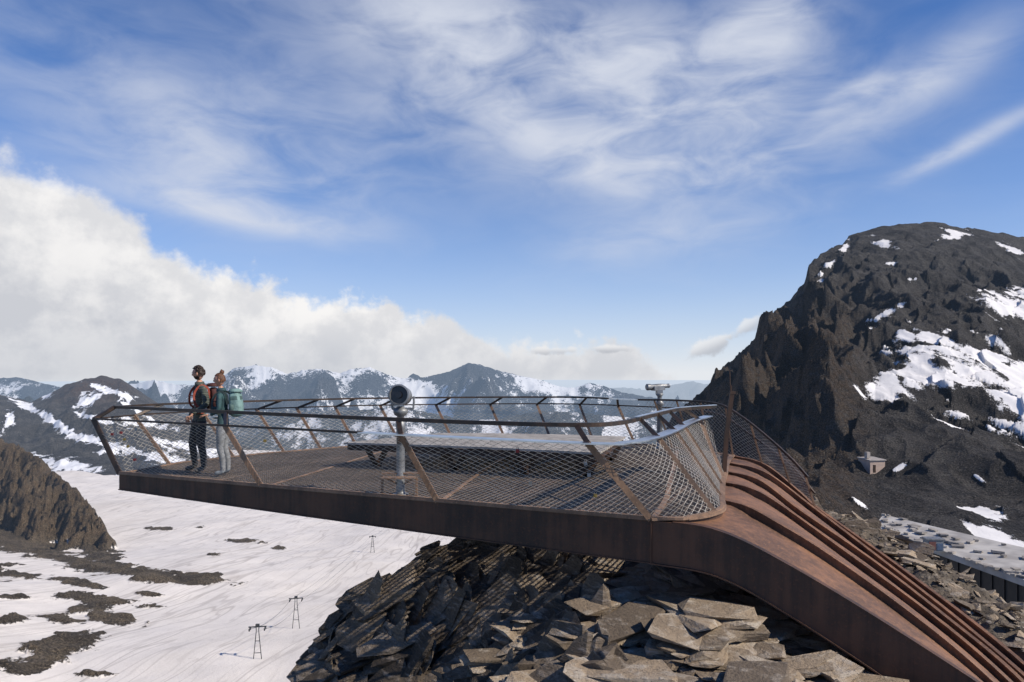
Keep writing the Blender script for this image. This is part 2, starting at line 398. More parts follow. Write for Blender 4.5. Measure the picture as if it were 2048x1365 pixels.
def gz(Y): return -140+25*np.log1p(np.exp((-37-.177*Y+140)/25))
def glacier():
    u=np.linspace(-900,1300,760); Y=np.exp(np.linspace(math.log(95),math.log(1250),560))
    U,YY=np.meshgrid(u,Y); X=(U-1024)/F*YY
    Z=gz(YY)+fbm(X/120,YY/120,4,4)*3.0
    Z+= np.clip((150-U)/900,0,1)**1.3*30
    base=Z.copy()
    hp=np.array([(-900,700),(-400,790),(-150,845),(0,884),(50,905),(80,928),(110,948),(150,984),(185,1018),(213,1056),(236,1105),(260,1180),(330,1300)],float)
    Y0=np.interp(U,[-900,0,215],[560,590,425])
    zh=CZ-(np.interp(U,hp[:,0],hp[:,1])-HV)/F*Y0
    d=np.abs(YY-Y0)
    n=ridged(X/34,YY/34,6,4,.6)
    q=(YY*.6+X*.5+7*fbm(X/30,YY/30,2,3))/14; strat=(q-np.floor(q))
    q2=(YY*.4-X*.7+4*fbm(X/15,YY/15,22,3))/6; strat2=(q2-np.floor(q2))
    H=zh-.40*d+(n-.62)*np.minimum(d*.9+4,32)+fbm(X/14,YY/14,3,3)*4.4+(strat-.5)*5.0+(strat2-.5)*3.0
    Z=np.maximum(base,H)
    above=np.clip((H-base)/5,-1,1)
    V=HV-F*(base-CZ)/YY
    bl=[(60,1095,85,18,8),(20,1075,80,18,10),(250,1142,115,14,8),(340,1158,100,13,3),(400,1150,35,5,0),(200,1202,95,11,6),(225,1238,65,17,12),(130,1240,45,8,6),(110,1300,100,27,-18),(60,1335,50,14,-10),(30,1195,32,4,0),(490,1083,34,4,3),(400,1055,12,2.5,0),(320,1058,28,3.5,0),(560,1097,18,2.5,0),(410,1165,20,5,0),(-60,1140,90,22,5),(150,1165,60,6,10),(430,1110,14,3,0),(130,1120,90,10,12),(215,1120,45,20,20),(170,1090,70,14,25),(30,1150,50,8,5),(20,1240,40,7,-5),(180,1350,40,6,0),(300,1190,30,4,5)]
    sc=blobscore(U,V,bl)
    jag=fbm(X/13,YY/20,9,6,.68)*.72
    rk=np.maximum(np.clip(sc*1.1+jag,-1,1)*1.2, above*1.2+jag*.5)
    rk=np.where(sc<-.6,np.maximum(np.minimum(rk,above*1.2+jag*.5),-1),rk)
    rk=np.maximum(rk,-.6)
    lowhill=np.clip((V-1020)/120,0,1)*np.clip((above>0)*1.0,0,1)
    rk=rk-lowhill*.7*(fbm(X/26,YY/26,14,5,.6)+.3)
    Z+=np.clip(rk,0,.6)*2.6*(.5+fbm(X/9,YY/9,19,3))
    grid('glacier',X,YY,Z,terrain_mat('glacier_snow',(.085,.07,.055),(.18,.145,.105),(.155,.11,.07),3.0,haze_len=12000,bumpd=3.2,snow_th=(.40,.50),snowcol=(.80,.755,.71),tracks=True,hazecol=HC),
        {'snow':.55-rk*.9,'brown':np.clip(above,0,1)})
glacier()

rp=np.array([(1150,1300),(1250,1020),(1320,880),(1345,835),(1385,802),(1410,776),(1440,746),(1465,722),(1490,702),(1510,682),(1519,651),(1545,632),(1580,601),(1608,566),(1617,531),(1640,515),(1680,486),(1720,466),(1760,453),(1800,447),(1880,447),(1930,457),(1990,465),(2048,476),(2400,560),(3200,700)],float)
def rm_h(U,YY,detail=1.0):
    X=(U-1024)/F*YY
    Yc=np.interp(U,[1300,1500,1620,1700,3000],[230,260,330,380,400])
    zc=CZ+(HV-np.interp(U,rp[:,0],rp[:,1]))/F*Yc
    s=np.clip((YY-55)/(Yc-55),-.3,1.0); zf=-18.0-np.clip((1640-U)/200,0,2)*8
    p=np.interp(U,[1300,1600,1750,2100],[.95,1.05,1.45,1.5])
    Z=zf+(zc-zf)*np.sign(s)*np.abs(s)**p-np.maximum(YY-Yc,0)*.7
    env=np.clip(s*(1-s)*4,0.06,1)
    left=np.interp(U,[1500,1640,1760],[1,.9,.3])
    rg=ridged(X/38+3,YY/55,1.7,4,.55); rs=ridged(X/38+3,YY/55,1.7,1,.5)*.5+.35
    Z=Z+((rg*detail+rs*(1-detail))-.6)*(25*left+10)*env+fbm(X/13,YY/13,5,3)*(1.7*left+.7)*np.clip(s*4,.15,1)*detail
    q=(YY*.55-X*.5+6*fbm(X/30,YY/30,9,3))/9; Z=Z+left*((q-np.floor(q))-.5)*4.2*env
    q=(YY*.5+X*.6+3*fbm(X/12,YY/12,19,3))/3.6; Z=Z+left*((q-np.floor(q))-.5)*1.5*env*detail
    Z=Z+fbm(X/4,YY/4,8,2)*.22*detail
    return X,Z
u=np.r_[np.linspace(1160,2080,560),np.linspace(2086,3200,90)]
Y=np.r_[np.exp(np.linspace(math.log(46),math.log(400),560)),np.linspace(410,700,14)]
U,YY=np.meshgrid(u,Y); X,Z=rm_h(U,YY); V=HV-F*(Z-CZ)/YY
sn=blobscore(U,V,[(1772,488,26,11,20),(1905,468,40,12,-8),(2020,500,50,8,25),(1690,495,22,7,-50),(1655,540,30,6,-48),(1782,528,18,6,0),(1830,560,14,5,0),
  (1850,745,110,52,8),(1960,735,110,66,14),(2040,770,100,62,20),(1770,765,60,26,-10),(1890,690,75,26,20),(1815,680,26,14,30),(1900,835,64,15,12),(2010,610,64,28,15),(2045,590,45,18,10),(1770,630,38,7,-30),(1800,608,14,5,-30),(1985,1060,75,46,35),(2040,1110,75,36,30),(2030,870,60,20,20),(1900,810,18,6,10),(1800,935,20,5,-40),(1940,1045,26,10,10),(2150,800,120,80,0),(1960,960,20,5,40),(1720,1010,20,4,30)])
sn=sn+fbm(X/8,YY/12,21,6,.62)*.75
Xs,Zs=rm_h(U,YY,0.0); k=np.clip(sn*2.5+.1,0,1)*.7; Z=Z*(1-k)+Zs*k
sn=np.clip(sn,-1,1)*.9+.20
br=np.clip(np.interp(U,[1600,1690,1760],[1,.85,.1])*np.clip((V-540)/120,0,1)+.05,0,1)
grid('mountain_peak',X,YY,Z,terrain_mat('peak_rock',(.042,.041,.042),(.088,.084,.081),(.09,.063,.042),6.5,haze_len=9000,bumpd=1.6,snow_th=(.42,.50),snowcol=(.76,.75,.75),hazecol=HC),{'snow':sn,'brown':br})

# ------------------------------------------------------------------ FOREGROUND RIDGE
cp=np.array([(.8,7,-1.5),(2,6.3,-1.42),(3.4,5.6,-1.5),(1,9,-1.45),(0,10,-1.6),(0,12,-1.65),(2.5,9,-1.5),(4,9,-1.8),(5,9,-2.0),(4.5,12,-1.5),(5,7.2,-2.1),(4,6.4,-1.55),(3.2,7.5,-1.5),
 (6.4,10.5,-1.5),(6.2,12.6,-1.2),(6.5,15,-1.5),(8.1,18,-2.15),(9,16,-2.5),(9,14,-2.75),(9,12,-3.0),(6.7,8,-1.95),(7,6.5,-2.4),(12,14,-6.0),(12,20,-6.0),(15,12,-9),(12,9,-6),(9,8,-3.6),
 (-1.09,13,-1.85),(-1.6,12.5,-1.9),(-2.15,12,-2.1),(-2.56,11.5,-2.35),(-3.0,10.5,-2.6),(-3.2,9.5,-3.1),(-3.3,8.5,-3.8),(-3.3,7,-4.8),
 (-.8,9,-2.25),(-2.0,9,-2.65),(-.18,10,-1.7),(.38,6.8,-1.5),(-2,7,-4.2),(-.5,6,-2.8),(1,4.5,-2.2),(3,3.5,-2.0),(0,3,-4),(-4,4,-8),(6,4,-3),
 (-4.6,10,-6),(-5,13,-7),(-4,15,-6),(-8,11,-12),(-8,16,-13),(-12,10,-19),(-1,16,-3.4),(-1,20,-7),(3,17,-2.1),(3,22,-5),(3,30,-10),(10,30,-13),(-12,25,-22),(-4,30,-16),(20,20,-15),(20,8,-15),(-12,3,-22),(20,30,-18),(-12,32,-26)],float)
def tps(r): 
    return np.where(r>1e-9,r*r*np.log(np.maximum(r,1e-9)),0)
def fit(c):
    n=len(c); A=np.zeros((n+3,n+3)); d=np.linalg.norm(c[:,None,:2]-c[None,:,:2],axis=-1)
    A[:n,:n]=tps(d)+np.eye(n)*.3; A[:n,n]=1; A[:n,n+1:]=c[:,:2]; A[n,:n]=1; A[n+1:,:n]=c[:,:2].T
    return np.linalg.solve(A,np.r_[c[:,2],0,0,0])
wt=fit(cp)
def base_h(X,Y):
    xc=np.clip(X,-12,20); yc=np.clip(Y,3,31)
    out=wt[-3]+wt[-2]*xc+wt[-1]*yc
    for i,c in enumerate(cp): out=out+wt[i]*tps(np.hypot(xc-c[0],yc-c[1]))
    return out-.8*np.hypot(X-xc,Y-yc)
def fg_h(X,Y):
    h=base_h(X,Y)
    lf=np.clip((.6-X)/1.5,0,1)
    under=np.clip((X-2.6)/.6,0,1)*np.clip((6.0-X)/.4,0,1)*np.clip((Y-6)/.5,0,1)*np.clip((14-Y)/.5,0,1)
    saw=lambda k:(k-np.floor(k))
    q=X*1.0+Y*.35+.25*fbm(X*.6,Y*.6,3,3)
    st=saw(q*1.1)*.42+saw(q*3.3+.3*pn(X*2,Y*2,1))*.16
    k=(h+.15*fbm(X*.9,Y*.9,11,3))/.34; f=saw(k); tier=(np.floor(k)+np.clip((f-.45)/.55,0,1)**1.0)*.34
    h=h*(1-.75*lf)+tier*.75*lf
    h=h+lf*(st-.28)+(1-lf)*(saw(q*2.7+fbm(X,Y,2,3))*.12)*(1-under)
    h=h+fbm(X*.8,Y*.8,7,5)*.14*(1-.6*under)+ridged(X*2.2,Y*2.2,4,4)*.08*(1-under)
    return h
def axis(lo,a,b,hi,step,g=1.09):
    mid=list(np.arange(a,b,step)); s=step; x=a; L=[]
    while x>lo: s*=g; x-=s; L.append(x)
    s=step; x=mid[-1]; Rr=[]
    while x<hi: s*=g; x+=s; Rr.append(x)
    return np.array(L[::-1]+mid+Rr)
ax=axis(-170,-5,10,170,.04); ay=axis(-60,5,17,200,.04)
XX,YY=np.meshgrid(ax,ay); ZZ=fg_h(XX,YY)
grid('rocky_ridge',XX,YY,ZZ,M_rock,smooth=False)

temps=[]
for k in range(28):
    bm=bmesh.new()
    for _ in range(random.choice((10,13,17))):
        v=Vector((random.uniform(-1,1),random.uniform(-1,1),random.uniform(-1,1)))
        mx=max(abs(v.x),abs(v.y)); v.x/=mx/random.uniform(.72,1); v.y/=mx/random.uniform(.72,1); v.z=(1 if v.z>0 else -1)*random.uniform(.8,1)
        bm.verts.new((v.x*.5,v.y*.36,v.z*.08+v.x*.03*random.choice((0,1))))
    r=bmesh.ops.convex_hull(bm,input=bm.verts)
    bmesh.ops.delete(bm,geom=[g for g in r['geom_interior'] if isinstance(g,bmesh.types.BMVert)],context='VERTS')
    bm.verts.index_update(); bm.verts.ensure_lookup_table()
    temps.append((np.array([v.co[:] for v in bm.verts]),[tuple(v.index for v in f.verts) for f in bm.faces])); bm.free()
def scatter(name,n,region,size,mat,tilt,base=None,sink=.1,stretch=1.0,long=1.0,stack=1):
    Vs=[];Fs=[];o=0
    P=region(n); H=fg_h(P[:,0],P[:,1])
    for i in range(len(P)):
        s=size(i)
        if P[i,0]<-2.6 or (P[i,0]<-1.2 and P[i,1]>11): s=min(s,.32)
        if base is None: Rb=np.array(Euler((random.gauss(0,tilt),random.gauss(0,tilt),random.uniform(0,6.28))).to_matrix())
        else: Rb=np.array(base)@np.array(Euler((random.gauss(0,tilt),random.gauss(0,tilt),random.gauss(0,tilt*1.6))).to_matrix())
        lift=0.0
        for j in range(stack if s>.3 else 1):     # several cleaved layers per big slab
            tv,tf=temps[random.randrange(28)]
            sc=np.array([s*long*random.uniform(.8,1.25),s*random.uniform(.7,1.15),s*random.uniform(.5,1.4)*stretch/(1 if stack==1 or s<=.3 else 1.9)])
            off=Rb@np.array([random.uniform(-.12,.12)*s,random.uniform(-.12,.12)*s,lift]); lift+=sc[2]*.15
            v=(tv*sc)@Rb.T+np.array([P[i,0],P[i,1],H[i]+s*sink])+off
            Vs.append(v); Fs+=[tuple(a+o for a in f) for f in tf]; o+=len(v)
    return mk(name,np.vstack(Vs),Fs,mat)
def reg(x0,x1,y0,y1,keep=lambda x,y:True):
    def f(n):
        out=[]
        while len(out)<n:
            x=random.uniform(x0,x1); y=random.uniform(y0,y1)
            if keep(x,y): out.append((x,y))
        return np.array(out)
    return f
flat=reg(-.6,4.6,5.2,13,lambda x,y: x<4.2-(y-6.4)*.25 or x<2.6)
scatter('loose_rocks',5500,flat,lambda i:min(.5,.045*random.paretovariate(1.4)),M_slab,.17,stack=2)
scatter('loose_rocks',120,reg(-.2,3.6,5.6,10.5),lambda i:random.uniform(.4,.95),M_slab,.11,sink=.03,stretch=1.2,long=1.2,stack=4)
scatter('loose_rocks',5600,reg(6.1,12.5,6.5,22),lambda i:min(.5,.06*random.paretovariate(1.55)),M_slab,.35)
def dipm(nx,ny,nz,lx,ly,lz):
    Nz=Vector((nx,ny,nz)).normalized(); Lx=Vector((lx,ly,lz)); Lx=(Lx-Nz*Lx.dot(Nz)).normalized(); return Matrix((Lx,Nz.cross(Lx),Nz)).transposed()
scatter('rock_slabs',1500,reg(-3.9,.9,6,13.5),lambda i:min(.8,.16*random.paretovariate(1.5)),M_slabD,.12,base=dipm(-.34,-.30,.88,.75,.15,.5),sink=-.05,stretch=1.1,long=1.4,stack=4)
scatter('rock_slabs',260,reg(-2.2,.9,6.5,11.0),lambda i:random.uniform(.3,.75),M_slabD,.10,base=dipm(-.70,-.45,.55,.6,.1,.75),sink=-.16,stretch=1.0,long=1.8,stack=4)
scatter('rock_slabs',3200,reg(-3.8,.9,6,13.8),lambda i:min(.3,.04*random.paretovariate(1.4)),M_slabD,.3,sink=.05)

# ------------------------------------------------------------------ PLATFORM
plat=empty('viewing_platform')
nearP=[(-6.64,11.56,0),(-3.77,10.28,0),(-.99,9.08,0),(1.62,7.96,0)]
cornerP=[(1.62,7.96,0),(2.13,8.02,0),(2.58,8.45,0),(2.82,9.2,0),(3.29,10.67,0),(3.62,11.6,0),(4.1,13.0,0),(4.54,14.06,0)]
farP=[(-6.64,11.56,0),(-6.3,13.0,0),(-5.3,14.4,0),(-3.9,15.7,0),(-2.7,16.3,0),(-.3,16.9,0),(1.7,16.9,0),(3.2,16.2,0),(4.0,15.1,0),(4.54,14.06,0)]
corner=cat(cornerP,50); far=cat(farP,90)
poly=np.vstack([np.array(nearP)[:-1],corner,far[::-1][1:-1]])[:,:2]
def clip_line(p,dv):
    ts=[]; n=len(poly); nx,ny=-dv[1],dv[0]
    for i in range(n):
        a=poly[i]; b=poly[(i+1)%n]
        da=(a[0]-p[0])*nx+(a[1]-p[1])*ny; db=(b[0]-p[0])*nx+(b[1]-p[1])*ny
        if (da<0)!=(db<0):
            f=da/(da-db); q=a+(b-a)*f; ts.append((q[0]-p[0])*dv[0]+(q[1]-p[1])*dv[1])
    ts.sort(); return [(ts[i],ts[i+1]) for i in range(0,len(ts)-1,2)]
d1=np.array([.9165,-.4]); d1/=np.linalg.norm(d1); d2=np.array([-d1[1],d1[0]])
b=B(); org=np.array([-1.0,12.0])
for k in np.arange(-9,9,.045):
    p=org+d2*k
    for a,c in clip_line(p,d1):
        if c-a>.05: b.bar([(*(p+d1*a),-.016),(*(p+d1*c),-.016)],.007,.03)
for k in np.arange(-10,10,.085):
    p=org+d1*k
    for a,c in clip_line(p,d2):
        if c-a>.05: b.bar([(*(p+d2*a),-.010),(*(p+d2*c),-.010)],.016,.016)
b.build('deck_grating',[M_grate],plat)
b=B()
for k in np.arange(-7,8,1.0)*1.0:
    p=org+d1*k
    for a,c in clip_line(p,d2): b.bar([(*(p+d2*a),-.03),(*(p+d2*c),-.03)],.03,.05)
b.bar(cat([(1.66,8.02,.004),(2.1,9.3,.004),(2.53,10.9,.004),(3.1,13.0,.004),(3.6,14.9,.004)],30),.07,.012)
b.bar(cat([(-3.7,10.3,.003),(-3.2,12.8,.003),(-2.6,16.2,.003)],16),.05,.012)
b.bar(cat([(-.95,9.1,.003),(-.4,12.5,.003),(.4,16.7,.003)],16),.05,.012)
b.bar(np.vstack([corner])+np.array([0,0,.012]),.10,.03)
b.bar(np.array(farP)*1.0+np.array([0,0,.008]),.06,.02)
b.bar(np.array(nearP)+np.array([0,0,.006]),.07,.02)
b.build('deck_frame',[M_cortL],plat)
def plate(b,top,bot,th,m=0):
    top=np.array(top);bot=np.array(bot);n=len(top);V=[]
    for i in range(n):
        tg=top[min(i+1,n-1)]-top[max(i-1,0)]; nn=np.array([-tg[1],tg[0],0]); nn/=np.linalg.norm(nn)+1e-9
        V+=[top[i]+nn*th/2,top[i]-nn*th/2,bot[i]-nn*th/2,bot[i]+nn*th/2]
    Fc=[]
    for i in range(n-1):
        for j in range(4): k=(j+1)%4; Fc.append((i*4+j,i*4+k,i*4+4+k,i*4+4+j))
    Fc+= [(3,2,1,0),tuple((n-1)*4+j for j in range(4))]
    b.add(V,Fc,m)
ribs=[
 [(2.82,9.2,0),(3.1,8.95,-.05),(3.38,8.6,-.2),(3.76,8.2,-.44),(4.32,7.6,-.87),(4.8,7.0,-1.33),(5.4,6.2,-2.1)],
 [(3.29,10.67,0),(3.59,10.3,-.03),(3.93,10,-.22),(4.46,9,-.69),(4.96,8.2,-1.13),(5.22,7.3,-1.49),(5.6,6.3,-2.15)],
 [(3.7,11.85,0),(4.1,11.3,-.07),(4.47,10.6,-.42),(5.05,9.5,-.92),(5.39,8.4,-1.33),(5.5,7.4,-1.6),(5.7,6.3,-2.2)],
 [(4.1,13.0,0),(4.6,12.4,-.1),(5.1,11.7,-.55),(5.46,10,-1.06),(5.7,8.6,-1.46),(5.75,7.3,-1.78),(5.8,6.3,-2.25)],
 [(4.54,14.06,0),(5.04,13.6,-.12),(5.49,13,-.57),(5.64,12.5,-.8),(5.97,10.5,-1.28),(5.95,7.9,-1.68),(5.95,6.3,-2.3)]]
R0=cat([(1.62,7.96,0),(2.3,7.66,-.05),(3.0,7.36,-.36),(4.0,6.9,-.95),(5,6.45,-1.62),(5.8,6.1,-2.3)],60)
b=B()
topn=cat(nearP,24); dep=np.interp(topn[:,0],[-6.64,-1,1.62],[.26,.43,.5])
bn=topn.copy(); bn[:,2]-=dep; plate(b,topn+np.array([0,0,-.006]),bn,.03)
r0b=R0.copy(); r0b[:,2]-=np.linspace(.5,.55,60); r0b[:,0]-=np.linspace(0,.12,60)
plate(b,R0+np.array([.004,0,-.006]),r0b+np.array([.004,0,0]),.034)
b.bar(r0b,.09,.016); b.bar(bn,.07,.014)
b.bar(R0[3:]+np.array([.0,.03,-.002]),.10,.014)
b.box((1.618,7.94,-.26),(.014,.03,.5),(0,0,-.41))
b.build('front_beam',[M_cort],plat)
b=B()
fb=far.copy(); fb[:,2]-=np.interp(np.arange(90),[0,60,89],[.26,.4,.45]); plate(b,far+np.array([0,0,-.01]),fb,.03)
for (s_,e_) in [((2.82,9.2),(-6.4,11.75)),((3.29,10.67),(-6.35,12.6)),((3.7,11.85),(-5.5,13.9)),((4.1,13.0),(-4.2,15.2)),((4.5,14.0),(-2.2,16.2))]:
    L=np.array([[s_[0]+(e_[0]-s_[0])*k,s_[1]+(e_[1]-s_[1])*k,-.05] for k in np.linspace(0,1,14)])
    Bt=L.copy(); Bt[:,2]-=np.linspace(.42,.18,14); plate(b,L,Bt,.025)
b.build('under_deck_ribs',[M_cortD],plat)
b=B(); curves=[R0]+[cat(r,60) for r in ribs]
for i,c in enumerate(curves[1:]):
    lo=c.copy(); lo[:,2]-=.42; plate(b,c+np.array([0,0,.0]),lo,.022)
    b.bar(c+np.array([0,0,.006]),.05,.014)
for i in range(5):
    A=curves[i].copy(); C=curves[i+1].copy()
    rows=[]
    for f,dz in [(0.03,-.03),(.25,-.03),(.55,-.05),(.85,-.08),(.98,-.10)]:
        rr=A*(1-f)+C*f; rr=rr.copy(); rr[:,2]+=dz*np.clip(np.arange(60)/6,0.35,1); rows.append(rr)
    rows=np.array(rows); nr,nc=rows.shape[:2]
    V=rows.reshape(-1,3); Fc=[(r*nc+c,r*nc+c+1,(r+1)*nc+c+1,(r+1)*nc+c) for r in range(nr-1) for c in range(nc-1)]
    b.add(V,Fc,0)
b.build('sweeping_ribs',[M_cortR],plat)
b=B(); cb=corner.copy(); cb[:,2]-=.3; plate(b,corner+np.array([0,0,-.002]),cb,.02); b.build('deck_edge_plate',[M_cort],plat)

# ------------------------------------------------------------------ RAILING
rail=empty('steel_railing')
near_base=cat(nearP[:-1]+cornerP[:6],160)
near_knee=cat([(-7.2,11.74,.92),(-4.4,10.3,.92),(-1.45,8.78,.92),(.88,7.69,.92),(1.3,7.78,.92),(1.7,8.3,.92),(2.19,9.33,.92),(2.95,11.2,.92),(3.45,12.0,.95)],160)
near_top=cat([(-7.1,12.2,1.1),(-4.64,10.75,1.1),(-1.46,8.95,1.1),(-.14,8.3,1.1),(.84,8.05,1.1),(1.34,8.4,1.1),(1.96,9.7,1.1),(2.8,11.4,1.1),(3.55,11.9,1.12)],160)
far_base=cat(farP+[(5.04,13.6,-.10),(5.35,13.2,-.4),(5.52,12.9,-.6),(5.62,12.55,-.8)],200)
far_knee=cat([(-7.2,11.74,.92),(-6.9,13.2,.92),(-5.75,14.75,.92),(-4.2,16.05,.92),(-2.9,16.7,.92),(-.4,17.3,.92),(1.6,17.2,.92),(3.0,16.0,.92),(3.75,14.9,.92),(4.25,13.9,.85),(4.7,13.5,.5),(5.05,13.2,.2),(5.35,12.9,-.12),(5.55,12.5,-.5)],200)
far_top=cat([(-7.1,12.2,1.1),(-6.75,13.3,1.1),(-5.55,14.65,1.1),(-4.05,15.85,1.1),(-2.8,16.45,1.1),(-.35,17.0,1.1),(1.6,16.9,1.1),(2.75,15.5,1.1),(3.5,14.6,1.12),(4.15,13.8,1.08),(4.5,13.45,.86),(4.85,13.1,.52),(5.2,12.75,.12),(5.42,12.5,-.2)],200)
b=B()
b.bar(near_top,.055,.05,0); b.bar(far_top[:140],.055,.04,0); b.bar(far_top[148:],.045,.04,0)
i0=int(np.argmin(np.abs(near_knee[:,0]+1.95)))
b.bar(near_knee[:i0],.04,.03,0)
b.bar(far_knee,.035,.028,0)
b.bar(near_base+np.array([0,0,.03]),.05,.03,2)
b.bar([near_knee[0],near_top[0]],.05,.04,0); b.bar([far_top[0],near_top[0]+np.array([.001,0,0])],.05,.04,0)
def post(bp,kp,tp,w_=.075,m=2):
    bp,kp,tp=map(np.array,(bp,kp,tp)); b.bar([bp,kp],w_,.03,m,up=(0,1,0)); b.bar([kp-(kp-bp)*.02,tp],w_*.8,.03,0,up=(0,1,0))
def nearest(path,x):
    return path[int(np.argmin(np.abs(path[:,0]-x)))]
post(near_base[0],near_knee[0],near_top[0],.085,0)
post((-3.77,10.28,0),nearest(near_knee,-4.35),nearest(near_top,-4.45))
post((-.99,9.08,0),nearest(near_knee,-1.42),nearest(near_top,-1.5))
post((1.62,7.96,0),near_knee[int(np.argmin(np.abs(near_knee[:,0]-.86)))],nearest(near_top,.80))
for (bx,kx) in [(118,124),(131,136),(143,146),(152,154)]:
    post(near_base[bx],near_knee[kx-8 if kx<150 else kx],near_top[kx-4],.06)
for k in [14,30,43,53,63,75,90,105,118,130,142]:
    post(far_base[k],far_knee[max(0,k-3)],far_top[max(0,k-1)],.06)
for k in [154,161,168,175,182,190,198]:
    b.bar([far_base[k],far_top[k]],.035,.02,2,up=(0,1,0))
b.build('posts_and_rails',[M_rail,M_chrome,M_cortL],rail)
b=B()
b.sweep(near_knee[i0-1:],[(-.085,-.008),(.085,-.008),(.085,.008),(-.085,.008)],0)
b.bar(far_top[138:150],.07,.03,0)
b.bar(far_top[120:139]+np.array([0,0,.028]),.07,.012,0)
b.bar(near_top[118:]+np.array([0,0,.031]),.07,.01,0)
b.build('polished_handrail',[M_chrome],rail)
b=B()
def net(bp,tp,cell=.135,slope=.5,r=.0024):
    L=np.r_[0,np.cumsum(np.linalg.norm(np.diff(bp,axis=0),axis=1))]; H=1.0
    def P(s,t_):
        q=[np.interp(s,L,bp[:,k])*(1-t_)+np.interp(s,L,tp[:,k])*t_ for k in range(3)]; return q
    run=H/slope
    for sg in (1,-1):
        s=-run if sg>0 else 0
        e=L[-1] if sg>0 else L[-1]+run
        while s<e:
            pts=[]
            for t_ in np.linspace(.02,.98,13):
                ss_=s+sg*run*t_
                if 0<=ss_<=L[-1]: pts.append(P(ss_,t_))
            if len(pts)>1: b.tube(pts,r,3)
            s+=cell
net(near_base,near_knee); net(far_base[:150],far_knee[:150],.16,.5,.003); net(far_base[150:],far_top[150:],.10,.8,.003)
b.build('wire_net',[M_wire],rail)
b=B()
b.bar([(3.57,11.5,0),(3.60,11.45,.7),(3.68,11.42,1.36)],.07,.05,0,up=(0,1,0))
b.bar([(3.66,11.44,.9),(3.67,11.42,1.50)],.02,.02,0,up=(0,1,0)); b.tube([(3.66,11.42,1.30),(3.64,11.42,1.76)],.008,6)
b.box((3.69,11.42,1.38),(.09,.06,.05))
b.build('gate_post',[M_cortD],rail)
locks=B()
for i in range(14):
    k=random.choice([2,4,7,12,40,44,90,95,99]); f=random.uniform(.3,.95)
    p=near_base[k]*(1-f)+near_knee[k]*f
    locks.box(p+np.array([0,-.02,-.03]),(.04,.02,.04),(0,random.uniform(-.3,.3),0),random.randrange(3))
    locks.tube([p+np.array([-.012,-.02,-.012]),p+np.array([-.012,-.02,.012]),p+np.array([0,-.02,.02]),p+np.array([.012,-.02,.012]),p+np.array([.012,-.02,-.012])],.003,5,2,up=(0,1,0))
locks.build('padlocks',[simple('lock_red',(.25,.03,.03)),simple('lock_brass',(.4,.28,.08),None,8,.4,.6),M_zinc],rail)

# ------------------------------------------------------------------ BENCH
bench=empty('wooden_bench')
b=B(); FL=np.array((-3.05,12.35));FR=np.array((1.37,10.75));BR=np.array((2.25,13.5));BL=np.array((-1.5,14.3))
n=16
for i in range(n):
    f0=i/n; f1=(i+.86)/n; V=[]
    for f in (f0,f1):
        l=FL*(1-f)+BL*f; r=FR*(1-f)+BR*f
        for k in np.linspace(0,1,9):
            q=l*(1-k)+r*k; z=.45+.02*math.sin(k*3)
            V.append((*q,z)); 
    V=V+[(x,y,z-.035) for x,y,z in V]
    m=9; Fc=[]
    for k in range(m-1):
        Fc+=[(k,k+1,m+k+1,m+k),(2*m+k+1,2*m+k,3*m+k,3*m+k+1),(k+1,k,2*m+k,2*m+k+1),(m+k,m+k+1,3*m+k+1,3*m+k)]
    Fc+=[(0,m,3*m,2*m),(m+m-1,m-1,3*m-1,4*m-1)]
    b.add(V,Fc)
b.build('slats',[M_wood],bench)
b=B()
def l3(p,z): return (p[0],p[1],z)
ins=lambda p,c,f: p*(1-f)+c*f
C=(FL+FR+BL+BR)/4
q=[ins(p,C,.03) for p in (FL,FR,BR,BL)]
for i in range(4): b.bar([l3(q[i],.365),l3(q[(i+1)%4],.365)],.05,.10)
for f in (.25,.5,.75): b.bar([l3(q[0]*(1-f)+q[1]*f,.36),l3(q[3]*(1-f)+q[2]*f,.36)],.05,.08)
for f in (.08,.42,.70,.93):
    for g in (.12,.85):
        p=(FL*(1-f)+FR*f)*(1-g)+(BL*(1-f)+BR*f)*g
        b.bar([l3(p+np.array([-.12,0]),.32),l3(p+np.array([.05,0]),0.0)],.10,.03,0,up=(0,1,0))
        b.bar([l3(p+np.array([.22,0]),.32),l3(p+np.array([.06,0]),0.0)],.10,.03,0,up=(0,1,0))
b.build('frame_and_legs',[M_cortD],bench)

